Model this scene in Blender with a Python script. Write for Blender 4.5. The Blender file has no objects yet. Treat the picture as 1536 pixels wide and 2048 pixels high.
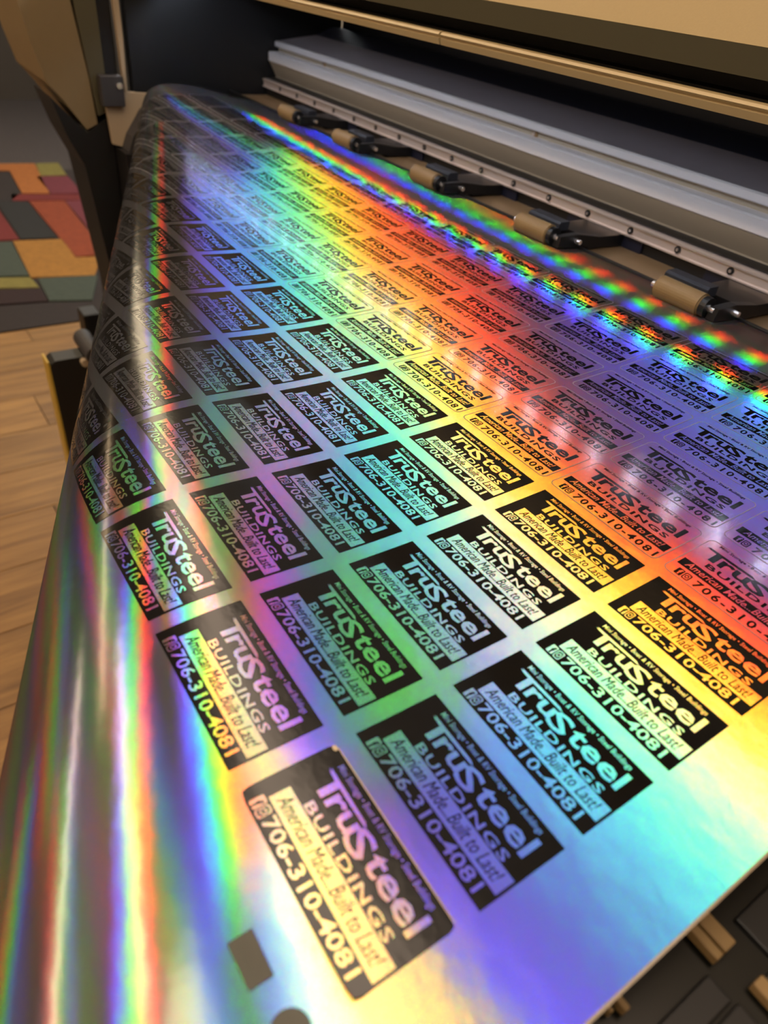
import bpy, bmesh, math, random
import numpy as np
from mathutils import Vector, Matrix

random.seed(7)
SC = bpy.context.scene
COL = SC.collection

# ------------------------------------------------------------------ camera
CR = np.array([[0.555357, 0.825917, 0.09716], [0.560586, -0.285502, -0.777323], [-0.614265, 0.486158, -0.621553]])
CC = np.array([0.134895, -0.053182, 0.257492])
FPX = 1391.22
cam = bpy.data.cameras.new('camera')
cam_ob = bpy.data.objects.new('camera', cam)
COL.objects.link(cam_ob)
M = Matrix.Identity(4)
for i in range(3):
    M[i][0], M[i][1], M[i][2], M[i][3] = CR[0, i], -CR[1, i], -CR[2, i], CC[i]
cam_ob.matrix_world = M
cam.sensor_fit = 'VERTICAL'
cam.sensor_height = 36.0
cam.lens = FPX / 2048 * 36.0
cam.clip_start, cam.clip_end = 0.01, 60
cam.dof.use_dof = True
cam.dof.focus_distance = 0.50
cam.dof.aperture_fstop = 7.5
SC.camera = cam_ob

# ------------------------------------------------------------------ world, view
w = bpy.data.worlds.new('world')
SC.world = w
w.use_nodes = True
w.node_tree.nodes['Background'].inputs[0].default_value = (1.0, 0.85, 0.65, 1)
w.node_tree.nodes['Background'].inputs[1].default_value = 0.05
SC.view_settings.view_transform = 'Standard'
SC.view_settings.look = 'None'
SC.view_settings.gamma = 1.0
SC.view_settings.use_curve_mapping = False
SC.view_settings.exposure = 0.65
SC.cycles.use_denoising = True
SC.cycles.max_bounces = 5
SC.cycles.diffuse_bounces = 3
SC.cycles.glossy_bounces = 4
SC.cycles.caustics_reflective = True
SC.cycles.sample_clamp_indirect = 6.0

WARM = (1.0, 0.70, 0.40)
COOL = (0.85, 0.95, 1.15)
FZ, CZ = -1.0, 1.5
#<T
# linear ceiling lamps: (x0, x1, y, width, colour, strength, label)
NEUT = (1.0, 0.75, 0.55)
GOLD = (1.0, 0.80, 0.52)
PALE = (0.90, 0.92, 0.92)
UP = 25.0
TUBES = [
    (-6.40, -2.14, 0.44, 0.24, GOLD, 6.0, 'dimmer ceiling lamp in line with the long one, towards the far end'),
    (-2.10, 0.90, 0.50, 0.26, NEUT, 5.2, 'long ceiling lamp running above the hanging fold of the vinyl'),
    (-0.60, 0.45, -0.30, 0.26, (1.0, 0.88, 0.70), 5.2, 'short wide ceiling lamp above the near end of the sheet'),
    (-2.10, -0.65, -0.60, 0.10, NEUT, 11.2, 'narrow ceiling lamp over the oak planks'),
    (-6.10, -2.15, -1.00, 0.12, WARM, 8.0, 'long warm ceiling lamp over the rug'),
    (-4.00, 1.80, -2.10, 0.12, NEUT, 18.0, 'added narrow ceiling lamp, unseen, on the operator side of the room'),  # added for stripes on the fold and light on the beam
    (-6.20, 0.30, 1.92, 0.05, PALE, 64.0, 'thin pale ceiling lamp behind the printer'),
]
# added unseen uplights that wash the ceiling for ambient light: (x, y, strength, label)
UPLIGHTS = [(2.5, -2.3, UP, 'added unseen bronze uplight in the near corner on the operator side'),
            (2.5, 2.5, UP, 'added unseen bronze uplight in the near corner behind the printer'),
            (-3.0, -2.7, UP, 'added unseen bronze uplight against the wall beside the rug')]
#T>
LED_PITCH, LED_STRENGTH = 0.0555, 80.0

# grating of the film
GD = 1.24            # period, micrometres
GPHI = math.radians(90)   # grating direction, measured from the roll's width
EFF = {1: 0.03, -1: 0.15, 2: 0.016, -2: 0.105}
EFF0 = 0.085
FILM_ROUGH = 0.155
FILM_ANISO = -0.30     # the foil scatters more along the roll's width than across it

# ------------------------------------------------------------------ materials
def new_mat(name):
    m = bpy.data.materials.new(name)
    m.use_nodes = True
    nt = m.node_tree
    nt.nodes.clear()
    out = nt.nodes.new('ShaderNodeOutputMaterial')
    return m, nt, out

def plain(name, col, rough=0.5, metal=0.0, noise=0.0, nscale=40.0, bump=0.0, spec=0.5, coat=0.0, stretch=None):
    m, nt, out = new_mat(name)
    b = nt.nodes.new('ShaderNodeBsdfPrincipled')
    b.inputs['Base Color'].default_value = (*col, 1)
    b.inputs['Roughness'].default_value = rough
    b.inputs['Metallic'].default_value = metal
    b.inputs['Specular IOR Level'].default_value = spec
    b.inputs['Coat Weight'].default_value = coat
    nt.links.new(b.outputs[0], out.inputs[0])
    if noise or bump:
        tc = nt.nodes.new('ShaderNodeTexCoord')
        n = nt.nodes.new('ShaderNodeTexNoise')
        n.inputs['Scale'].default_value = nscale
        n.inputs['Detail'].default_value = 5
        if stretch:
            mp = nt.nodes.new('ShaderNodeMapping')
            mp.inputs['Scale'].default_value = stretch
            nt.links.new(tc.outputs['Object'], mp.inputs[0])
            nt.links.new(mp.outputs[0], n.inputs['Vector'])
        else:
            nt.links.new(tc.outputs['Object'], n.inputs['Vector'])
        if noise:
            mx = nt.nodes.new('ShaderNodeMix')
            mx.data_type = 'RGBA'
            mx.inputs[6].default_value = (*[c * (1 - noise) for c in col], 1)
            mx.inputs[7].default_value = (*[min(1, c * (1 + noise)) for c in col], 1)
            nt.links.new(n.outputs[0], mx.inputs[0])
            nt.links.new(mx.outputs[2], b.inputs['Base Color'])
        if bump:
            bp = nt.nodes.new('ShaderNodeBump')
            bp.inputs['Strength'].default_value = bump
            bp.inputs['Distance'].default_value = 0.002
            nt.links.new(n.outputs[0], bp.inputs['Height'])
            nt.links.new(bp.outputs[0], b.inputs['Normal'])
    return m

def emit(name, col, s):
    m, nt, out = new_mat(name)
    e = nt.nodes.new('ShaderNodeEmission')
    e.inputs[0].default_value = (*col, 1)
    e.inputs[1].default_value = s
    nt.links.new(e.outputs[0], out.inputs[0])
    return m

def spectrum(nm):
    # narrow-band lamps (red, green and blue phosphors with a little overlap)
    g = lambda mu, sg: np.exp(-.5 * ((nm - mu) / sg) ** 2)
    r = g(622, 30) + .10 * g(425, 14)
    gr = g(534, 35)
    b = g(452, 22)
    c = np.stack([r, gr, b], -1)
    return c

def holo_film(name):
    """Diffraction foil: every order m sends wavelength w along the mirror direction shifted by m*w/period
    in the direction of the grating (across the roll). Several narrow lobes per order, a random wavelength each."""
    m, nt, out = new_mat(name)
    N_ = nt.nodes.new
    L_ = nt.links.new

    def math_(op, a, b=None, c=None):
        n = N_('ShaderNodeMath'); n.operation = op
        for i, v in enumerate((a, b, c)):
            if v is None: continue
            if isinstance(v, (int, float)): n.inputs[i].default_value = v
            else: L_(v, n.inputs[i])
        return n.outputs[0]

    def vmath(op, a, b=None, sc=None):
        n = N_('ShaderNodeVectorMath'); n.operation = op
        for i, v in enumerate((a, b)):
            if v is None: continue
            if isinstance(v, tuple): n.inputs[i].default_value = v
            else: L_(v, n.inputs[i])
        if sc is not None:
            if isinstance(sc, (int, float)): n.inputs['Scale'].default_value = sc
            else: L_(sc, n.inputs['Scale'])
        return n.outputs['Value'] if op == 'DOT_PRODUCT' else n.outputs['Vector']

    geo = N_('ShaderNodeNewGeometry')
    pos = geo.outputs['Position']
    nz = N_('ShaderNodeTexNoise'); nz.inputs['Scale'].default_value = 55; nz.inputs['Detail'].default_value = 6
    L_(pos, nz.inputs['Vector'])
    bp = N_('ShaderNodeBump'); bp.inputs['Strength'].default_value = 0.045; bp.inputs['Distance'].default_value = 0.004
    L_(nz.outputs[0], bp.inputs['Height'])
    N = bp.outputs[0]
    I = geo.outputs['Incoming']
    across = vmath('NORMALIZE', vmath('CROSS_PRODUCT', N, (1.0, 0.0, 0.0)))
    along = vmath('CROSS_PRODUCT', across, N)
    V = vmath('ADD', vmath('SCALE', across, sc=math.sin(GPHI)), vmath('SCALE', along, sc=math.cos(GPHI)))
    a_v = vmath('DOT_PRODUCT', I, V)
    a_n = math_('MAXIMUM', vmath('DOT_PRODUCT', I, N), 0.02)
    an2 = math_('MULTIPLY', a_n, a_n)
    # spectrum ramp, normalised so that the mean over the band is white
    nm = np.linspace(410, 670, 27)
    c = spectrum(nm); c = c / c.mean(0)
    peak = c.max()

    shaders = []
    def add_lobe(order, t0, t1, eff, seed):
        wn = N_('ShaderNodeTexWhiteNoise'); wn.noise_dimensions = '4D'
        L_(pos, wn.inputs['Vector']); wn.inputs['W'].default_value = seed
        t = math_('MULTIPLY_ADD', wn.outputs['Value'], t1 - t0, t0)
        s = math_('MULTIPLY_ADD', t, 0.26 * order / GD, 0.41 * order / GD)
        bn2 = math_('SUBTRACT', math_('MULTIPLY_ADD', math_('MULTIPLY', a_v, 2.0), s, an2), math_('MULTIPLY', s, s))
        valid = math_('GREATER_THAN', bn2, 0.0025)
        bn = math_('SQRT', math_('MAXIMUM', bn2, 0.0025))
        H = vmath('NORMALIZE', vmath('ADD', vmath('SCALE', V, sc=s), vmath('SCALE', N, sc=math_('ADD', a_n, bn))))
        rp = N_('ShaderNodeValToRGB')
        el = rp.color_ramp.elements
        idx = list(range(0, 27, 2))
        while len(el) < len(idx): el.new(0.5)
        for e, k in zip(el, idx):
            e.position = k / 26; e.color = (*(c[k] / peak), 1)
        L_(t, rp.inputs[0])
        colr = vmath('SCALE', rp.outputs[0], sc=math_('MULTIPLY', valid, eff * peak))
        g = N_('ShaderNodeBsdfAnisotropic'); g.distribution = 'BECKMANN'
        g.inputs['Roughness'].default_value = FILM_ROUGH
        g.inputs['Anisotropy'].default_value = FILM_ANISO
        L_(along, g.inputs['Tangent'])
        L_(colr, g.inputs['Color']); L_(H, g.inputs['Normal'])
        shaders.append(g.outputs[0])
    seed = 1
    for order, eff in EFF.items():
        n = 2 if abs(order) == 1 else 2
        for k in range(n):
            add_lobe(order, k / n, (k + 1) / n, eff / n, float(seed)); seed += 1
    g = N_('ShaderNodeBsdfAnisotropic'); g.distribution = 'GGX'
    g.inputs['Roughness'].default_value = 0.16
    g.inputs['Color'].default_value = (EFF0, EFF0, EFF0, 1)
    L_(N, g.inputs['Normal'])
    shaders.append(g.outputs[0])
    d = N_('ShaderNodeBsdfDiffuse'); d.inputs[0].default_value = (0.03, 0.03, 0.032, 1)
    shaders.append(d.outputs[0])
    cur = shaders[0]
    for sh in shaders[1:]:
        a = N_('ShaderNodeAddShader'); L_(cur, a.inputs[0]); L_(sh, a.inputs[1]); cur = a.outputs[0]
    L_(cur, out.inputs[0])
    return m

HOLO = holo_film('holographic_film')
INK = plain('black_ink', (0.003, 0.003, 0.0032), rough=0.17, spec=0.36, bump=0.05, nscale=120)
CUT = plain('cut_edge', (0.20, 0.20, 0.21), rough=0.4)
EDGE = plain('sheet_edge', (0.32, 0.25, 0.17), rough=0.5)
PEEL = plain('lit_peeled_edge', (0.45, 0.33, 0.18), rough=0.45)  # peeled edge, with the light it catches put into the colour
GREYMARK = plain('grey_ink', (0.055, 0.05, 0.032), rough=0.35, noise=0.25, nscale=60)
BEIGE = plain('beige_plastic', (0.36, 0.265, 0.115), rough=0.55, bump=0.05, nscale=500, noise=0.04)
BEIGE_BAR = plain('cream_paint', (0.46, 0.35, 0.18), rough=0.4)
BEIGE_DIM = plain('beige_dimmed_plastic', (0.20, 0.145, 0.07), rough=0.55, noise=0.05)  # darker beige: weaker light at the far end put into the colour
BLACK = plain('black_plastic', (0.007, 0.007, 0.0075), rough=0.45)
DARK = plain('dark_grey_metal', (0.035, 0.033, 0.035), rough=0.5, noise=0.2)
NAVY = plain('navy_plastic', (0.012, 0.014, 0.030), rough=0.45)
CHAR = plain('charcoal_plastic', (0.03, 0.032, 0.04), rough=0.5)
ALU = plain('satin_aluminium', (0.78, 0.77, 0.78), rough=0.42, metal=0.15, noise=0.04, stretch=(1, 30, 30))
ALU_DARK = plain('aluminium_shade_groove', (0.40, 0.35, 0.26), rough=0.5, metal=0.2)  # darker aluminium: shade of groove and underside put into the colour
SLAB = plain('grey_sheet_metal', (0.24, 0.215, 0.235), rough=0.55, noise=0.08)
STEEL = plain('polished_steel', (0.82, 0.74, 0.68), rough=0.24, metal=0.75)
RAIL = plain('ground_rail_steel', (0.88, 0.76, 0.68), rough=0.26, metal=0.55, noise=0.05, stretch=(1, 40, 40))
RUBBER = plain('tan_rubber', (0.30, 0.19, 0.075), rough=0.55, noise=0.06)
TANPLATE = plain('tan_plate', (0.30, 0.19, 0.09), rough=0.4, noise=0.06, nscale=15, stretch=(1, 12, 1))
CREAM = plain('cream_bracket', (0.40, 0.31, 0.20), rough=0.5)
OLIVE = plain('olive_shade_plastic', (0.075, 0.066, 0.034), rough=0.55)  # shade of the cover lip and hinge post put into the colour
HOUSING = plain('white_housing', (.8, .8, .8), .4)
PLATEN = plain('platen_black', (0.008, 0.008, 0.006), rough=0.28, noise=0.3, nscale=30)

# ------------------------------------------------------------------ helpers
def mesh_from(name, verts, faces, mat, smooth=False, normals=None, parent=None):
    me = bpy.data.meshes.new(name)
    me.from_pydata([tuple(v) for v in verts], [], [tuple(f) for f in faces])
    me.materials.append(mat)
    if smooth or normals is not None:
        me.polygons.foreach_set('use_smooth', [True] * len(me.polygons))
    if normals is not None:
        me.normals_split_custom_set_from_vertices([tuple(n) for n in normals])
    me.update()
    ob = bpy.data.objects.new(name, me)
    COL.objects.link(ob)
    if parent is not None: ob.parent = parent
    return ob

def obj_bm(name, bm, mat, parent=None, smooth=False):
    me = bpy.data.meshes.new(name)
    bmesh.ops.recalc_face_normals(bm, faces=bm.faces)
    bm.to_mesh(me); bm.free()
    me.materials.append(mat)
    if smooth: me.polygons.foreach_set('use_smooth', [True] * len(me.polygons))
    ob = bpy.data.objects.new(name, me)
    COL.objects.link(ob)
    if parent is not None: ob.parent = parent
    return ob

def add_box(bm, x0, x1, y0, y1, z0, z1, bevel=0.0):
    r = bmesh.ops.create_cube(bm, size=1)
    vs = r['verts']
    bmesh.ops.scale(bm, vec=(x1 - x0, y1 - y0, z1 - z0), verts=vs)
    bmesh.ops.translate(bm, vec=((x0 + x1) / 2, (y0 + y1) / 2, (z0 + z1) / 2), verts=vs)
    if bevel:
        es = {e for v in vs for e in v.link_edges}
        bmesh.ops.bevel(bm, geom=list(es), offset=bevel, segments=2, affect='EDGES', profile=0.5)

def add_prism_x(bm, prof, x0, x1):
    """Profile [(y, z)] extruded along x."""
    a = [bm.verts.new((x0, y, z)) for y, z in prof]
    b = [bm.verts.new((x1, y, z)) for y, z in prof]
    n = len(prof)
    bm.faces.new(a); bm.faces.new(b[::-1])
    for i in range(n):
        bm.faces.new((a[i], b[i], b[(i + 1) % n], a[(i + 1) % n]))

def add_prism_z(bm, prof, z0, z1):
    a = [bm.verts.new((x, y, z0)) for x, y in prof]
    b = [bm.verts.new((x, y, z1)) for x, y in prof]
    n = len(prof)
    bm.faces.new(a); bm.faces.new(b[::-1])
    for i in range(n):
        bm.faces.new((a[i], b[i], b[(i + 1) % n], a[(i + 1) % n]))

def add_cyl(bm, p0, p1, r, seg=20, r2=None):
    p0, p1 = Vector(p0), Vector(p1)
    d = p1 - p0
    rr = bmesh.ops.create_cone(bm, cap_ends=True, segments=seg, radius1=r, radius2=r if r2 is None else r2, depth=d.length)
    q = Vector((0, 0, 1)).rotation_difference(d.normalized())
    bmesh.ops.rotate(bm, cent=(0, 0, 0), matrix=q.to_matrix(), verts=rr['verts'])
    bmesh.ops.translate(bm, vec=(p0 + p1) / 2, verts=rr['verts'])

def box(name, x0, x1, y0, y1, z0, z1, mat, parent=None, bevel=0.0):
    bm = bmesh.new(); add_box(bm, x0, x1, y0, y1, z0, z1, bevel)
    return obj_bm(name, bm, mat, parent)

def prism(name, prof, x0, x1, mat, parent=None, bevel=0.0):
    bm = bmesh.new(); add_prism_x(bm, prof, x0, x1)
    if bevel: bmesh.ops.bevel(bm, geom=bm.edges[:], offset=bevel, segments=2, affect='EDGES')
    return obj_bm(name, bm, mat, parent)

def tag(o, label=None, cat=None, group=None, kind=None):
    if label: o['label'] = label
    if cat: o['category'] = cat
    if group: o['group'] = group
    if kind: o['kind'] = kind
    return o

def empty(name, loc=(0, 0, 0)):
    o = bpy.data.objects.new(name, None)
    o.location = loc
    o.empty_display_size = 0.05
    COL.objects.link(o)
    return o

# ------------------------------------------------------------------ the vinyl surface
PX, PY = 0.092, 0.0531831
SB, SCURV = -0.3352629, 0.0147283
SM = (0.616188, 0.037161)
KN = np.array([-.60, -.34, -.28, -.22, -.17, -.13, -.09, -.05, -.01, .03, .08, .14, .22, .30])
KAP = np.array([0, 0, 0, 0.80, 3.513, 8.2286, 13.2843, 6.8525, 3.6990, .2332, -.7688, -.3668, .0172, .3359])
ZP = (0.49864, 0.760892, -0.286865, 0.011978, 0.110355, -0.021689, 0.391507)
_qs = np.linspace(KN[-1], -1.2, 1801)
_k = np.interp(_qs, KN, KAP)
_ds = _qs[0] - _qs[1]
_th = np.concatenate([[0], np.cumsum((_k[1:] + _k[:-1]) / 2 * _ds)])
_yy = KN[-1] - np.concatenate([[0], np.cumsum((np.cos(_th)[1:] + np.cos(_th)[:-1]) / 2 * _ds)])
_zz = -np.concatenate([[0], np.cumsum((np.sin(_th)[1:] + np.sin(_th)[:-1]) / 2 * _ds)])

def surf(u, v):
    s = SB * u + SCURV * u * u
    sc = np.exp(SM[0] * u + SM[1] * u * u)
    q = (v - s) / sc
    Q = np.where(q > KN[-1], q, np.interp(q, _qs[::-1], _yy[::-1]))
    Z = np.where(q > KN[-1], 0, np.interp(q, _qs[::-1], _zz[::-1]))
    a, b = u / .5, np.maximum(v, -0.5) / .3
    z2 = .01 * (ZP[0]*a*a + ZP[1]*a*b + ZP[2]*b*b + ZP[3]*a**3 + ZP[4]*a*a*b + ZP[5]*a*b*b + ZP[6]*b**3)
    t = np.clip((.66 - v) / .16, 0, 1)       # the sheet lies flat where it leaves the feed slot
    z2 = z2 * t * t * (3 - 2 * t)
    return np.stack([u, v + (Q - q) * sc, Z * sc + z2], -1)

def surf_n(u, v, e=1e-3):
    du = surf(u + e, v) - surf(u - e, v)
    dv = surf(u, v + e) - surf(u, v - e)
    n = np.cross(du, dv)
    return n / np.linalg.norm(n, axis=-1, keepdims=True)

def drape(name, u, v, faces, h, mat, parent=None, lift=None):
    u, v = np.asarray(u, float), np.asarray(v, float)
    def up(f):
        a = sum(u[f[i]] * v[f[(i + 1) % len(f)]] - u[f[(i + 1) % len(f)]] * v[f[i]] for i in range(len(f)))
        return f if a >= 0 else f[::-1]
    faces = [up(tuple(f)) for f in faces]
    n = surf_n(u, v)
    hh = h if lift is None else (h + lift(u, v))[:, None]
    return mesh_from(name, surf(u, v) + n * hh, faces, mat, normals=n, parent=parent)

def grid(x0, x1, y0, y1, nx, ny):
    xs, ys = np.meshgrid(np.linspace(x0, x1, nx + 1), np.linspace(y0, y1, ny + 1))
    f = []
    for j in range(ny):
        for i in range(nx):
            a = j * (nx + 1) + i
            f.append((a, a + 1, a + nx + 2, a + nx + 1))
    return xs.ravel(), ys.ravel(), f

# vinyl sheet
U1, U0, V1, V0 = 0.126, -1.374, 0.6555, -1.05
vs = np.concatenate([np.linspace(V0, -0.5, 40), np.linspace(-0.5, 0.48, 260)[1:], np.linspace(0.48, V1, 16)[1:]])
us = np.linspace(U0, U1, 170)
uu, vv = np.meshgrid(us, vs)
nx = len(us) - 1
fs = [(j * (nx + 1) + i, j * (nx + 1) + i + 1, (j + 1) * (nx + 1) + i + 1, (j + 1) * (nx + 1) + i) for j in range(len(vs) - 1) for i in range(nx)]
sheet = drape('vinyl_sheet', uu.ravel(), vv.ravel(), fs, 0.0, HOLO)
tag(sheet, 'wide holographic vinyl sheet feeding out of the printer and hanging over its front', 'vinyl sheet')
# cut edge of the sheet
ev = np.concatenate([vs, vs])
eu = np.concatenate([np.full(len(vs), U1 - 0.0004), np.full(len(vs), U1 + 0.0007)])
drape('cut_edge', eu, ev, [(i, i + 1, len(vs) + i + 1, len(vs) + i) for i in range(len(vs) - 1)], 0.0004, EDGE, sheet)
# grey registration marks
def poly_patch(name, x0, x1, y0, y1, h, mat, parent, nx=6, ny=6):
    x, y, f = grid(x0, x1, y0, y1, nx, ny)
    return drape(name, x, y, f, h, mat, parent)
poly_patch('registration_square', 0.0462, 0.0624, -0.0255, -0.0167, 0.0002, GREYMARK, sheet)
ang = np.linspace(0, 2 * np.pi, 29)[:-1]
drape('registration_dot', np.append(0.0786 + .0066 * np.cos(ang), .0786), np.append(-0.0195 + .0066 * np.sin(ang), -.0195),
      [(i, (i + 1) % 28, 28) for i in range(28)], 0.0002, GREYMARK, sheet)

# ------------------------------------------------------------------ stickers
def text_mesh(body, bold=0.0, shear=0.0, spacing=1.0, res=2):
    cu = bpy.data.curves.new('lettering_source', 'FONT')
    cu.body = body
    cu.offset = bold
    cu.shear = shear
    cu.space_character = spacing
    cu.resolution_u = res
    ob = bpy.data.objects.new('lettering_source', cu)
    COL.objects.link(ob)
    dg = bpy.context.evaluated_depsgraph_get()
    me = bpy.data.meshes.new_from_object(ob.evaluated_get(dg))
    v = np.array([tuple(p.co) for p in me.vertices])[:, :2]
    f = [tuple(p.vertices) for p in me.polygons]
    bpy.data.objects.remove(ob)
    bpy.data.curves.remove(cu)
    bpy.data.meshes.remove(me)
    return v, f

def fit(vf, x0, x1, y0, y1, ref=None):
    """Stretch glyph outlines to a box; ref = text whose height sets the vertical scale."""
    v, f = vf
    r = v if ref is None else ref[0]
    lo, hi = v.min(0), v.max(0)
    rl, rh = r[:, 1].min(), r[:, 1].max()
    x = x0 + (v[:, 0] - lo[0]) / (hi[0] - lo[0]) * (x1 - x0)
    y = y0 + (v[:, 1] - rl) / (rh - rl) * (y1 - y0)
    return np.stack([x, y], -1), f

def join(*parts):
    V, F, n = [], [], 0
    for v, f in parts:
        V.append(np.asarray(v, float)); F += [tuple(i + n for i in t) for t in f]; n += len(v)
    return np.concatenate(V), F

def rect(x0, x1, y0, y1, nx=1, ny=1):
    x, y, f = grid(x0, x1, y0, y1, nx, ny)
    return np.stack([x, y], -1), f

def rounded(x0, x1, y0, y1, rx, ry, n=5):
    p = []
    for cx, cy, a0 in ((x1 - rx, y1 - ry, 0), (x0 + rx, y1 - ry, 90), (x0 + rx, y0 + ry, 180), (x1 - rx, y0 + ry, 270)):
        for k in range(n + 1):
            a = math.radians(a0 + 90 * k / n)
            p.append((cx + rx * math.cos(a), cy + ry * math.sin(a)))
    return np.array(p)

def ring(outer, inner):
    n = len(outer)
    return np.concatenate([outer, inner]), [(i, (i + 1) % n, n + (i + 1) % n, n + i) for i in range(n)]

def fan(p):
    n = len(p)
    return np.concatenate([p, p.mean(0, keepdims=True)]), [(i, (i + 1) % n, n) for i in range(n)]

def ellipse(cx, cy, rx, ry, n=14):
    a = np.linspace(0, 2 * np.pi, n + 1)[:-1]
    return np.stack([cx + rx * np.cos(a), cy + ry * np.sin(a)], -1)

ASP = PX / PY        # sheet-unit aspect: one x unit is wider than one y unit
T_RU = text_mesh('ru', 0.022)
T_S = text_mesh('S', 0.020)
T_TEEL = text_mesh('teel', 0.022)
T_BLD = text_mesh('BUILDINGS', 0.020, spacing=1.12)
T_SLOGAN = text_mesh('American Made...Built to Last!', 0.0, shear=0.22)
T_SLOGAN_B = text_mesh('American Made...Built to Last!', 0.010, shear=0.22)
T_TAG = text_mesh('Mini Storage \u2022 Boat & RV Storage \u2022 Steel Buildings', 0.010, shear=0.05)
T_PHONE = text_mesh('706-310-4081', 0.018)
T_PHONE_W = text_mesh('706-310-4081', 0.016, spacing=1.25)
T_F = text_mesh('f', 0.03)

def logo(x0, x1, y0, y1, drop):
    """T with a long forked bar over r and u, a tall S, then teel."""
    W = x1 - x0; H = y1 - y0
    X = lambda t: x0 + W * t
    Y = lambda t: y0 + H * t
    bar = (np.array([(X(.030), Y(.80)), (X(.0), Y(.86)), (X(.028), Y(.88)), (X(.005), Y(.945)), (X(.385), Y(.915)), (X(.40), Y(.87)), (X(.42), Y(.825)), (X(.40), Y(.775)), (X(.14), Y(.77)), (X(.09), Y(.77))]))
    barm = (bar, [(0, 1, 2), (2, 3, 4, 5), (0, 2, 5, 7, 8, 9), (5, 6, 7)])
    stem = rect(X(.09), X(.14), Y(0), Y(.775))
    ru = fit(T_RU, X(.165), X(.405), Y(0), Y(.66))
    s = fit(T_S, X(.395), X(.555), Y(-drop), Y(.86))
    teel = fit(T_TEEL, X(.565), X(1.0), Y(0), Y(1.0))
    return join(barm, stem, ru, s, teel)

BLK = dict(
    logo=logo(.094, .828, .484, .690, .16),
    name=fit(T_BLD, .188, .800, .345, .432),
    tag=fit(T_TAG, .108, .795, .700, .775),
    bar=rect(.086, .881, .160, .335, 10, 2),
    slogan=fit(T_SLOGAN, .115, .842, .195, .315),
    phone=fit(T_PHONE, .165, .828, .028, .146),
    fsq=fan(rounded(.062, .104, .022, .140, .006, .012)),
    f=fit(T_F, .079, .098, .024, .120),
    cam=join(ring(rounded(.110, .152, .022, .140, .012, .022), rounded(.115, .147, .034, .128, .010, .018)),
             ring(ellipse(.131, .081, .0115, .030), ellipse(.131, .081, .007, .018)), fan(ellipse(.141, .111, .0025, .006, 8))))
CLR = dict(
    logo=logo(-.012 + .05, .827 + .05, .545, .765, .14),
    name=fit(T_BLD, .143, .838, .415, .500),
    tag=fit(T_TAG, .080, .848, .830, .890),
    bar=rect(.027, .921, .208, .352, 10, 2),
    slogan=fit(T_SLOGAN_B, .070, .880, .232, .338),
    phone=fit(T_PHONE_W, .205, .912, .036, .158),
    fsq=fan(rounded(.070, .116, .040, .160, .006, .012)),
    f=fit(T_F, .088, .109, .044, .142),
    cam=join(ring(rounded(.124, .172, .040, .160, .012, .022), rounded(.130, .166, .052, .148, .010, .018)),
             ring(ellipse(.148, .100, .013, .031), ellipse(.148, .100, .008, .019)), fan(ellipse(.160, .131, .0028, .006, 8))))
CLR_U = -0.054      # the clear stickers start a little to the left of the black ones
CLR_ROW = [4.97 + 1.0825 * k for k in range(5)]
ORD = ['first', 'second', 'third', 'fourth', 'fifth', 'sixth', 'seventh', 'eighth', 'ninth', 'tenth', 'eleventh', 'twelfth', 'thirteenth', 'fourteenth', 'fifteenth']

def place(name, vf, u0, v0, h, mat, parent, lift=None):
    v, f = vf
    return drape(name, u0 + v[:, 0] * PX, v0 + v[:, 1] * PY, f, h, mat, parent, lift)

NCOL = 15
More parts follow.
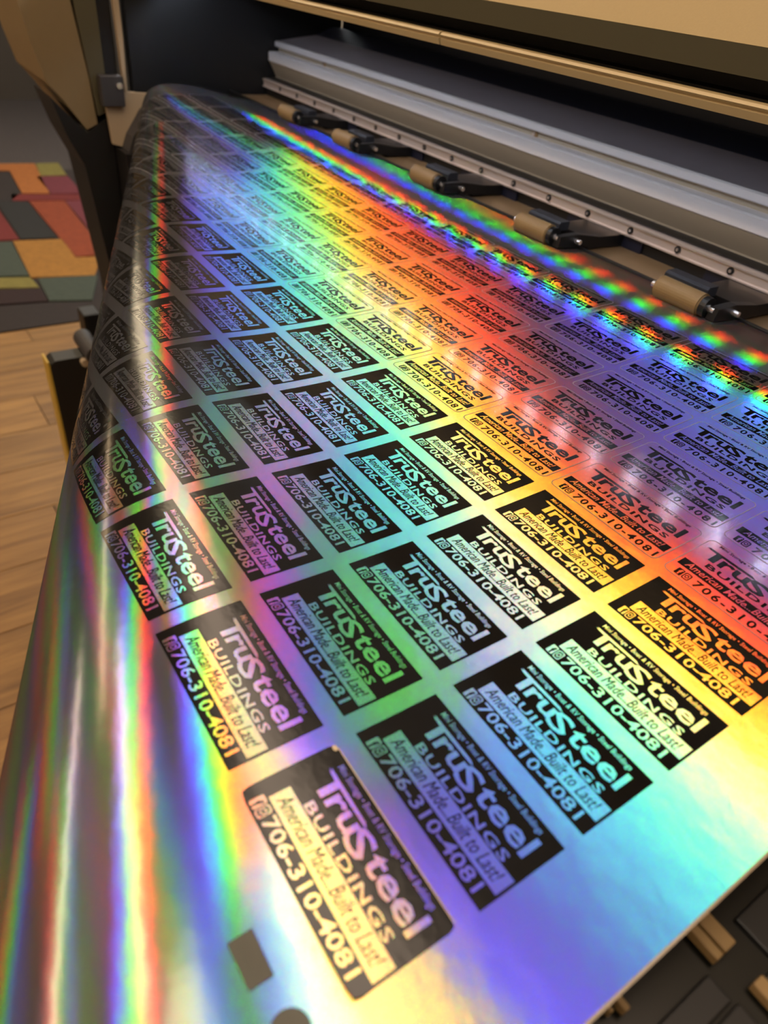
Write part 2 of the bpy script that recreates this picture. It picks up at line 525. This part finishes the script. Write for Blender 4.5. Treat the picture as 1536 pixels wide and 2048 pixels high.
#NCOL = 0
for c in range(NCOL):
    for r in range(5):
        u0, v0 = -c * PX, r * PY
        lift = None
        if c == 0 and r == 0:
            lift = lambda u, v: 0.0022 * np.clip(1 - v / 0.014, 0, 1) ** 2 * np.clip((u - 0.045) / 0.035, 0, 1) ** 1.5
        W, H = .8935, .8133
        x, y, f = grid(0, W, 0, H, 12, 8)
        if c == 0 and r == 0:
            p = fan(rounded(0, W, 0, H, .02, .04))
            x, y, f = grid(0, W, 0, H, 16, 12)
            # rounded corners
            cx = np.clip(x, .03, W - .03); cy = np.clip(y, .055, H - .055)
            dx, dy = (x - cx) / .03, (y - cy) / .055
            dd = np.maximum(np.hypot(dx, dy), 1)
            x, y = cx + dx / dd * .03, cy + dy / dd * .055
        root = drape('sticker', u0 + x * PX, v0 + y * PY, f, .00015, INK, None, lift)
        lab = (f'black sticker, {ORD[c]} from the near end, {ORD[r]} black row up from the hanging fold'
               if (c, r) != (0, 0) else 'black sticker with a lifting corner, nearest of all at the sheet end')
        tag(root, lab, 'sticker', 'black stickers on the holographic sheet')
        D = BLK
        place('logo_lettering', D['logo'], u0, v0, .0003, HOLO, root, lift)
        place('name_lettering', D['name'], u0, v0, .0003, HOLO, root, lift)
        place('tagline_lettering', D['tag'], u0, v0, .0003, HOLO, root, lift)
        sb = place('slogan_bar', D['bar'], u0, v0, .0003, HOLO, root, lift)
        place('slogan_lettering', D['slogan'], u0, v0, .00045, INK, sb, lift)
        place('phone_number', D['phone'], u0, v0, .0003, HOLO, root, lift)
        ic = place('social_icon', D['fsq'], u0, v0, .0003, HOLO, root, lift)
        place('icon_letter', D['f'], u0, v0, .00045, INK, ic, lift)
        place('photo_icon', D['cam'], u0, v0, .0003, HOLO, root, lift)
        if lift is not None:
            place('peeling_edge', rect(.03, .875, .803, .8125, 12, 1), u0, v0, .0006, PEEL, root)
            place('corner_spot', fan(ellipse(.022, .785, .016, .020)), u0, v0, .0006, PEEL, root)
    for r in range(5):
        u0, v0 = -c * PX + CLR_U * PX, CLR_ROW[r] * PY
        W, H = .940, .910
        x, y, f = grid(0, W, 0, H, 12, 8)
        cx = np.clip(x, .045, W - .045); cy = np.clip(y, .08, H - .08)
        dx, dy = (x - cx) / .045, (y - cy) / .08
        dd = np.maximum(np.hypot(dx, dy), 1)
        x, y = cx + dx / dd * .045, cy + dy / dd * .08
        root = drape('sticker', u0 + x * PX, v0 + y * PY, f, .00012, HOLO)
        tag(root, f'clear sticker with black lettering, {ORD[c]} from the near end, {ORD[4 - r]} row from the rollers',
            'sticker', 'clear stickers with black lettering')
        D = CLR
        o = rounded(0, W, 0, H, .045, .08, 6)
        i_ = rounded(.006, W - .006, .010, H - .010, .040, .072, 6)
        # split the straight runs so that the outline follows the sheet
        def dense(p, k=6):
            q = np.roll(p, -1, 0)
            return np.concatenate([p[:, None] + (q - p)[:, None] * (np.arange(k) / k)[None, :, None]]).reshape(-1, 2)
        place('cut_line', ring(dense(o), dense(i_)), u0, v0, .0002, CUT, root)
        place('logo_lettering', D['logo'], u0, v0, .0003, INK, root)
        place('name_lettering', D['name'], u0, v0, .0003, INK, root)
        place('tagline_lettering', D['tag'], u0, v0, .0003, INK, root)
        sb = place('slogan_bar', D['bar'], u0, v0, .0003, INK, root)
        place('slogan_lettering', D['slogan'], u0, v0, .00045, HOLO, sb)
        place('phone_number', D['phone'], u0, v0, .0003, INK, root)
        ic = place('social_icon', D['fsq'], u0, v0, .0003, INK, root)
        place('icon_letter', D['f'], u0, v0, .00045, HOLO, ic)
        place('photo_icon', D['cam'], u0, v0, .0003, INK, root)

# ------------------------------------------------------------------ printer
printer = empty('printer', (-0.6, 0.8, FZ))
tag(printer, 'wide format roll printer with beige covers and a silver carriage rail', 'printer')
PX0, PX1 = -1.47, 0.75
def P(o):
    o.parent = printer
    o.matrix_parent_inverse = Matrix.Translation((0.6, -0.8, -FZ))
    return o

# platen and front apron under the sheet
au = np.linspace(-1.43, 0.62, 60)
av = np.concatenate([np.linspace(-0.42, 0.3, 70), np.linspace(0.3, 0.70, 8)[1:]])
gu, gv = np.meshgrid(au, av)
nn = surf_n(gu.ravel(), gv.ravel())
pv = surf(gu.ravel(), gv.ravel()) - nn * 0.035
k = len(au)
pf = [(j * k + i, j * k + i + 1, (j + 1) * k + i + 1, (j + 1) * k + i) for j in range(len(av) - 1) for i in range(k - 1)]
P(mesh_from('front_apron', pv, pf, PLATEN, smooth=True))
# pale strips and rubber pads on the apron beside the sheet
for y0, y1, xa, xb in ((.1326, .1367, .09, .1386), (.1380, .1449, .09, .1386), (.0837, .0856, .09, .1277), (.0886, .0914, .09, .1304), (.1375, .1435, .1507, .30)):
    P(box('apron_strip', xa, xb, y0, y1, -.034, -.0285, RUBBER, bevel=.0006))
for y0, y1, xa, xb in ((.055, .128, .1392, .150), (.155, .30, .133, .26), (.02, .080, .131, .2), (.100, .130, .1515, .30), (.1455, .1535, .152, .30)):
    P(box('rubber_pad', xa, xb, y0, y1, -.036, -.0325, BLACK, bevel=.0008))
# tan back plate behind the feed slot
P(box('feed_plate', PX0, PX1, .657, .80, -.020, -.006, TANPLATE))
P(box('feed_slot_lip', PX0, PX1, .653, .658, -.016, .003, BLACK, bevel=.001))
# carriage beam
P(box('rail_carrier', PX0, PX1, .742, .80, -.012, .028, BLACK))
bm = bmesh.new()
xx = PX0
while xx < PX1:
    add_box(bm, xx, xx + .004, .738, .744, -.0145, -.0065); xx += .0082
tb = P(obj_bm('toothed_belt', bm, BLACK)); tb['kind'] = 'stuff'
rail = P(prism('guide_rail', [(.736, .0085), (.733, .010), (.733, .0115), (.736, .0125), (.736, .0215), (.733, .0225), (.733, .0245), (.737, .026), (.744, .026), (.744, .0085)], PX0, PX1, RAIL))
x = -0.286 + .0737 * 10
while x > PX0 + .03:
    bm = bmesh.new(); add_cyl(bm, (x, .7345, .0170), (x, .7366, .0170), .0042, 18)
    s = obj_bm('screw_hole', bm, BLACK, rail)
    bm = bmesh.new(); add_cyl(bm, (x, .7335, .0170), (x, .7350, .0170), .0019, 12)
    obj_bm('screw_head', bm, STEEL, rail)
    x -= .0737
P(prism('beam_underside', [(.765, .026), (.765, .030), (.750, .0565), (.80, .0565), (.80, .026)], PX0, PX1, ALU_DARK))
P(prism('beam_face', [(.750, .0568), (.748, .0585), (.748, .0735), (.750, .0752), (.80, .0752), (.80, .0568)], PX0, PX1, ALU))
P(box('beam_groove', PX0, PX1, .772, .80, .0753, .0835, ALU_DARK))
P(prism('beam_ridge', [(.765, .0835), (.763, .085), (.763, .0925), (.766, .0943), (.80, .0943), (.80, .0835)], PX0, PX1, ALU))
P(prism('beam_top_plate', [(.768, .0945), (.862, .1085), (.862, .09), (.80, .09)], PX0, PX1, SLAB))
P(prism('ink_tube_tray', [(.862, .1085), (.905, .1240), (.93, .124), (.93, .09), (.862, .09)], PX0, PX1, NAVY))
P(box('rear_panel', PX0, PX1, .93, .96, .0, .36, BLACK))
for x in (-.667, -1.273, -.06, .54):
    bm = bmesh.new(); add_cyl(bm, (x, .7700, .0790), (x, .7735, .0790), .0055, 18)
    s = P(obj_bm('beam_washer', bm, RUBBER))
    bm = bmesh.new(); add_cyl(bm, (x, .7675, .0790), (x, .7705, .0790), .0028, 12)
    o = obj_bm('washer_screw', bm, STEEL, s)
# lid: sloping cover, its shaded lip, and the front bars below the gap
P(prism('top_cover', [(.50, .2335), (.60, .40), (1.20, .44), (1.20, .36), (.62, .36), (.515, .228)], PX0, PX1, BEIGE))
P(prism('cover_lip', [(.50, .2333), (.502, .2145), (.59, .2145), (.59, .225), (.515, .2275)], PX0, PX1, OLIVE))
P(box('lid_recess', PX0, PX1, .588, .600, .196, .36, BLACK))
for xa, xb in ((PX0, -.5695), (-.5665, PX1)):
    P(prism('lid_bar', [(.500, .1895), (.498, .1950), (.500, .1962), (.497, .1985), (.499, .2005), (.504, .2015), (.515, .2000), (.515, .1910)], xa, xb, BEIGE_BAR))
# led strip inside the lid, shining down on the sheet
led_housing = P(prism('led_channel', [(.555, .1985), (.555, .1835), (.5565, .1835), (.558, .1945), (.581, .1945), (.583, .1925), (.585, .1925), (.585, .1985)], PX0, PX1, BLACK))  # front lip deepened to keep led light off the near sheet
LEDM = emit('led_emitter', COOL, LED_STRENGTH)
x = -1.445
while x < 0.10:
    bm = bmesh.new(); add_box(bm, x - .0035, x + .0035, .5665, .5735, .1915, .1944)
    obj_bm('led', bm, LEDM, led_housing)
    x += LED_PITCH
# added hidden panel under the lid, put in to brighten the carriage beam
lp = P(box('added_beam_light', PX0 + .05, PX1 - .05, .604, .612, .183, .226, BLACK))
box('added_light_diffuser', PX0 + .06, PX1 - .06, .6122, .6150, .188, .222, emit('added_light_glow', (1.0, .93, .95), 0.7), lp)
# pinch rollers
for cx, cy in ((-.262, .617), (-.487, .622), (-.722, .628), (-.957, .634), (-1.165, .640)):
    zc = .0130
    bm = bmesh.new(); add_cyl(bm, (cx - .030, cy, zc), (cx + .026, cy, zc), .0118, 28)
    bmesh.ops.bevel(bm, geom=[e for e in bm.edges if len(e.link_faces) == 2 and any(len(f.verts) > 4 for f in e.link_faces)], offset=.0015, segments=2, affect='EDGES')
    ro = P(obj_bm('pinch_roller', bm, RUBBER, smooth=False))
    bm = bmesh.new(); add_cyl(bm, (cx - .038, cy, zc), (cx - .0305, cy, zc), .0035, 12)
    obj_bm('axle_pin', bm, STEEL, ro)
    bm = bmesh.new(); add_cyl(bm, (cx + .0265, cy, zc), (cx + .040, cy, zc), .0035, 12)
    obj_bm('axle_pin', bm, STEEL, ro)
    bm = bmesh.new(); add_cyl(bm, (cx + .0265, cy, zc), (cx + .033, cy, zc), .0105, 20)
    obj_bm('roller_cap', bm, BLACK, ro)
    bm = bmesh.new()
    add_prism_x(bm, [(cy - .004, .004), (cy - .002, .0165), (cy + .030, .0165), (cy + .070, .0105), (.742, .0085), (.742, -.006), (cy + .06, -.002), (cy + .015, .0025)], cx + .035, cx + .0445)
    add_box(bm, cx - .020, cx + .043, cy + .052, .742, -.004, .0095)
    obj_bm('roller_arm', bm, BLACK, ro)
    bm = bmesh.new()
    add_prism_x(bm, [(cy + .034, .0085), (cy + .034, .0165), (cy + .037, .0190), (cy + .052, .0190), (cy + .052, .0085)], cx - .050, cx + .006)
    obj_bm('roller_block', bm, CHAR, ro)
    bm = bmesh.new(); add_cyl(bm, (cx + .0445, cy + .026, .0095), (cx + .052, cy + .026, .0095), .0030, 12)
    obj_bm('spring_pin', bm, STEEL, ro)
    bm = bmesh.new(); add_box(bm, cx - .055, cx + .075, .7385, .7425, -.006, .0075)
    obj_bm('arm_backplate', bm, NAVY, ro)
# far end: side wall, hinge bracket and rounded end housing
P(box('end_wall', -1.50, -1.475, .452, .93, -.06, .36, BLACK))
P(prism('end_bracket', [(.424, .000), (.494, -.004), (.488, -.014), (.470, -.017), (.452, -.030), (.437, -.050), (.420, -.072), (.409, -.097), (.391, -.092), (.387, -.018), (.424, -.020)], -1.462, -1.452, CREAM))
bm = bmesh.new()
pr = [(.492, -.012), (.470, -.017), (.452, -.030), (.437, -.050), (.420, -.072), (.409, -.100), (.44, -.12), (.52, -.04)]
add_prism_x(bm, pr, -1.452, -1.41)
P(obj_bm('apron_end_cap', bm, DARK))
P(prism('hinge_post', [(.421, .36), (.4265, .0), (.431, .0), (.4345, .09), (.433, .36)], -1.462, -1.450, CREAM))
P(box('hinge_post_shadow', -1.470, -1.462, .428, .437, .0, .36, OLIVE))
hb = P(box('hinge_block', -1.462, -1.440, .379, .4225, -.024, .028, DARK, bevel=.002))
bm = bmesh.new(); add_cyl(bm, (-1.440, .414, .012), (-1.436, .414, .012), .0055, 16)
obj_bm('hinge_bolt', bm, STEEL, hb)
P(prism('end_housing', [(.245, .36), (.262, .15), (.275, .07), (.290, .010), (.315, -.020), (.350, -.070), (.372, -.060), (.368, .02), (.353, .15), (.345, .36)], -1.72, -1.475, BEIGE_DIM))
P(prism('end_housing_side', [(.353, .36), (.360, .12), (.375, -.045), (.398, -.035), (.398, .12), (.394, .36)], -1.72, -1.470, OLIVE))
P(box('end_inner_panel', -1.72, -1.474, .398, .424, -.10, .36, BLACK))
P(prism('end_foot', [(.290, -.012), (.325, -.050), (.350, -.075), (.398, -.045), (.398, -.40), (.36, -.40), (.335, -.135), (.31, -.08)], -1.60, -1.472, BLACK))
P(box('stand_leg', -1.60, -1.50, .36, .42, FZ + .05, -.13, BLACK, bevel=.004))
P(box('stand_foot', -1.62, -1.52, .33, .70, FZ, FZ + .05, BLACK, bevel=.006))
P(box('near_stand_leg', .62, .72, .36, .42, FZ + .05, -.13, BLACK, bevel=.004))
P(box('near_stand_foot', .60, .74, .10, .70, FZ, FZ + .05, BLACK, bevel=.006))
P(box('rear_body', PX0, PX1, .80, .93, -.25, .0, BLACK))
P(box('under_body', PX0, PX1, .42, .80, -.25, -.10, BLACK))
for xa in (-1.50, .62):
    P(box('side_frame', xa, xa + .1, .40, .80, -.25, -.10, BLACK))

# take-up reel stand below the fold
take = empty('take_up_reel', (-1.50, .25, FZ))
tag(take, 'black take-up reel bracket standing on the oak floor beside the hanging vinyl', 'bracket')
def K(o):
    o.parent = take; o.matrix_parent_inverse = Matrix.Translation((1.50, -.25, -FZ)); return o
K(prism('side_plate', [(.187, -.555), (.20, -.545), (.32, -.545), (.32, -1.0), (.187, -1.0)], -1.52, -1.47, BLACK))
K(prism('plate_edge', [(.182, -.545), (.187, -.545), (.187, -1.0), (.182, -1.0)], -1.52, -1.47, plain('yellow_edge_tape', (.45, .30, .04), .5)))
bm = bmesh.new(); add_cyl(bm, (-1.55, .285, -.535), (-1.44, .285, -.535), .022, 18)
K(obj_bm('reel_hub', bm, DARK))
bm = bmesh.new(); add_cyl(bm, (-1.47, .262, -.556), (-1.455, .262, -.556), .009, 14)
K(obj_bm('reel_knob', bm, CREAM))
K(box('sensor_box', -1.72, -1.66, .318, .36, -.60, -.53, BLACK, bevel=.004))
K(box('sensor_stem', -1.70, -1.68, .33, .35, -1.0, -.60, BLACK))

# ------------------------------------------------------------------ room
WALL = plain('wall_paint', (0.40, 0.33, 0.24), rough=0.85, bump=0.1, nscale=150)
CEIL = plain('ceiling_paint', (0.55, 0.50, 0.44), rough=0.9, bump=0.1, nscale=120)
DARKWALL = plain('dark_wall_paint', (0.05, 0.04, 0.03), rough=0.85)
def wood():
    m, nt, out = new_mat('oak_plank')
    b = nt.nodes.new('ShaderNodeBsdfPrincipled')
    tc = nt.nodes.new('ShaderNodeTexCoord')
    oi = nt.nodes.new('ShaderNodeObjectInfo')
    mp = nt.nodes.new('ShaderNodeMapping'); mp.inputs['Scale'].default_value = (14, 1.2, 1)
    ad = nt.nodes.new('ShaderNodeVectorMath'); ad.operation = 'ADD'
    sc = nt.nodes.new('ShaderNodeVectorMath'); sc.operation = 'SCALE'; sc.inputs['Scale'].default_value = 9.0
    cb = nt.nodes.new('ShaderNodeCombineXYZ')
    for i in range(3): nt.links.new(oi.outputs['Random'], cb.inputs[i])
    nt.links.new(cb.outputs[0], sc.inputs[0])
    nt.links.new(tc.outputs['Object'], ad.inputs[0]); nt.links.new(sc.outputs[0], ad.inputs[1])
    nt.links.new(ad.outputs[0], mp.inputs[0])
    n = nt.nodes.new('ShaderNodeTexNoise'); n.inputs['Scale'].default_value = 2.5; n.inputs['Detail'].default_value = 8; n.inputs['Distortion'].default_value = 0.6
    nt.links.new(mp.outputs[0], n.inputs['Vector'])
    r = nt.nodes.new('ShaderNodeValToRGB')
    e = r.color_ramp.elements
    e[0].position, e[0].color = .30, (.14, .065, .017, 1)
    e[1].position, e[1].color = .72, (.30, .16, .045, 1)
    nt.links.new(n.outputs[0], r.inputs[0])
    hv = nt.nodes.new('ShaderNodeHueSaturation')
    mr = nt.nodes.new('ShaderNodeMapRange'); mr.inputs[3].default_value = .82; mr.inputs[4].default_value = 1.12
    nt.links.new(oi.outputs['Random'], mr.inputs[0]); nt.links.new(mr.outputs[0], hv.inputs['Value'])
    nt.links.new(r.outputs[0], hv.inputs['Color']); nt.links.new(hv.outputs[0], b.inputs['Base Color'])
    b.inputs['Roughness'].default_value = 0.45
    nt.links.new(b.outputs[0], out.inputs[0])
    return m
OAK = wood()
floor = tag(box('floor', -7.2, 3.2, -3.2, 3.2, FZ - .10, FZ - .004, plain('subfloor', (.05, .035, .02), .9)), kind='structure')
px_w, px_l = .205, 1.22
xk = -3.6; row = 0
while xk < 1.2:
    yk = -1.6 - (row * .437) % px_l
    while yk < 1.2:
        o = box('floor_plank', -px_w / 2 + .001, px_w / 2 - .001, -px_l / 2 + .001, px_l / 2 - .001, -.010, 0.0, OAK, floor, bevel=.0012) if row == 0 and yk < -1.5 and 'PLANK' not in globals() else None
        if o is not None: PLANK = o
        else:
            o = PLANK.copy(); COL.objects.link(o); o.parent = floor
        o.location = (xk + px_w / 2, yk + px_l / 2, FZ)
        yk += px_l
    xk += px_w; row += 1
CARPET = plain('grey_carpet', (0.045, 0.036, 0.033), rough=0.95, noise=0.35, nscale=60, bump=0.4)
carpet = tag(box('floor_carpet', -7.2, -3.6, -3.2, 3.2, FZ - .004, FZ + .004, CARPET), kind='structure')
tag(box('wall_left', -7.2, 3.2, -3.3, -3.2, FZ - .1, CZ + .1, WALL), kind='structure')
tag(box('wall_right', -7.2, 3.2, 3.2, 3.3, FZ - .1, CZ + .1, WALL), kind='structure')
tag(box('wall_back', -7.3, -7.2, -3.2, 3.2, FZ - .1, CZ + .1, DARKWALL), kind='structure')
tag(box('wall_front', 3.2, 3.3, -3.2, 3.2, FZ - .1, CZ + .1, WALL), kind='structure')
tag(box('ceiling', -7.2, 3.2, -3.2, 3.2, CZ + .03, CZ + .1, CEIL), kind='structure')

# patchwork rug: corner pixels of the photograph carried onto the floor give the patch corners in metres
def floor_pt(px, py, z=FZ):
    r = CR.T @ np.array([(px - 768) / FPX, (py - 1024) / FPX, 1.0])
    t = (z - CC[2]) / r[2]
    p = CC + t * r
    return (p[0], p[1])
RUGC = {'orange': (.50, .20, .045), 'olive': (.30, .26, .07), 'gold': (.46, .24, .045), 'magenta': (.24, .05, .07), 'brown': (.05, .035, .03),
        'red': (.25, .035, .03), 'black': (.035, .035, .033), 'rust': (.36, .085, .022), 'teal': (.095, .12, .09), 'maroon': (.045, .012, .010)}
RM = {k_: plain('rug_' + k_, tuple(.62 * c ** 1.25 for c in v_), rough=0.95, noise=0.3, nscale=45, bump=0.5) for k_, v_ in RUGC.items()}
corners = [(-40, 332), (117, 330), (260, 560), (200, 607), (-200, 615)]
rx = [-4.88, -2.72]
rug = box('rug', -4.92, -2.68, -.55, 1.22, FZ + .0, FZ + .006, RM['brown'], None)
tag(rug, 'patchwork rug of orange, gold, red, black and teal blocks on the floor', 'rug')
PATCH = [
    ('orange', [(-60, 332), (70, 331), (100, 391), (45, 391), (20, 345), (-60, 345)]),
    ('olive', [(72, 331), (117, 330), (134, 354), (82, 356)]),
        ('magenta', [(74, 357), (136, 356), (167, 391), (103, 391.5)]),
    ('brown', [(-60, 347), (19, 347), (42, 391), (22, 407), (-60, 407)]),
    ('red', [(22, 393), (180, 393), (186, 404), (26, 406)]),
    ('black', [(-60, 408), (56, 407), (113, 480), (43, 483), (0, 420), (-60, 425)]),
    ('rust', [(59, 407), (130, 406), (213, 512), (153, 519)]),
    ('magenta', [(131, 406), (166, 405), (216, 440), (213, 475), (185, 470)]),
    ('black', [(165, 406), (205, 406), (235, 436), (208, 436)]),
    ('red', [(-70, 430), (0, 426), (40, 484), (-70, 488)]),
    ('teal', [(-70, 492), (24, 488), (60, 556), (-70, 560)]),
    ('gold', [(27, 487), (125, 483), (152, 520), (203, 518), (190, 556), (63, 560)]),
    ('olive', [(-70, 563), (61, 560), (80, 580), (-70, 584)]),
    ('teal', [(77, 562), (196, 556), (185, 605), (100, 607)]),
    ('maroon', [(-70, 587), (80, 582), (98, 607), (-70, 620)]),
]
for cname, pts in PATCH:
    bm = bmesh.new()
    add_prism_z(bm, [floor_pt(*p) for p in pts], FZ + .005, FZ + .013)
    obj_bm('rug_patch', bm, RM[cname], rug)

# linear ceiling lamps
for xa, xb, y, wd, colr, st, lab in TUBES:
    e = empty('ceiling_light', ((xa + xb) / 2, y, CZ + .03))
    tag(e, lab, 'lamp', 'linear ceiling lamps')
    L = (xb - xa) / 2
    bm = bmesh.new(); add_box(bm, -L - .02, L + .02, -wd / 2 - .02, wd / 2 + .02, -.025, 0)
    obj_bm('housing', bm, HOUSING, e)
    bm = bmesh.new(); add_box(bm, -L, L, -wd / 2, wd / 2, -.035, -.0255)
    obj_bm('diffuser', bm, emit('lamp_glow', colr, st), e)

# added torchiere uplights, out of view, to raise the ambient light
BRONZE = plain('bronze', (.10, .07, .04), .4, metal=.8)
for x, y, st, lab in UPLIGHTS:
    e = empty('added_uplight', (x, y, FZ)); tag(e, lab, 'lamp')
    bm = bmesh.new(); add_cyl(bm, (0, 0, 0), (0, 0, .03), .14, 28, .13); obj_bm('base', bm, BRONZE, e)
    bm = bmesh.new(); add_cyl(bm, (0, 0, .03), (0, 0, 1.72), .013, 14); obj_bm('pole', bm, BRONZE, e)
    bm = bmesh.new()
    prof = [(.015, 1.70), (.08, 1.73), (.15, 1.80), (.17, 1.86), (.165, 1.86), (.145, 1.805), (.075, 1.74), (.0, 1.725)]
    rings = []
    for r_, z_ in prof:
        rings.append([bm.verts.new((max(r_, .001) * math.cos(a), max(r_, .001) * math.sin(a), z_)) for a in np.linspace(0, 2 * np.pi, 25)[:-1]])
    for a_, b_ in zip(rings[:-1], rings[1:]):
        for q in range(24): bm.faces.new((a_[q], a_[(q + 1) % 24], b_[(q + 1) % 24], b_[q]))
    sh = obj_bm('shade', bm, BRONZE, e, smooth=True)
    bm = bmesh.new(); add_cyl(bm, (0, 0, 1.755), (0, 0, 1.765), .06, 20); obj_bm('bulb', bm, emit('bulb_glow', (1.0, .68, .38), st), sh)
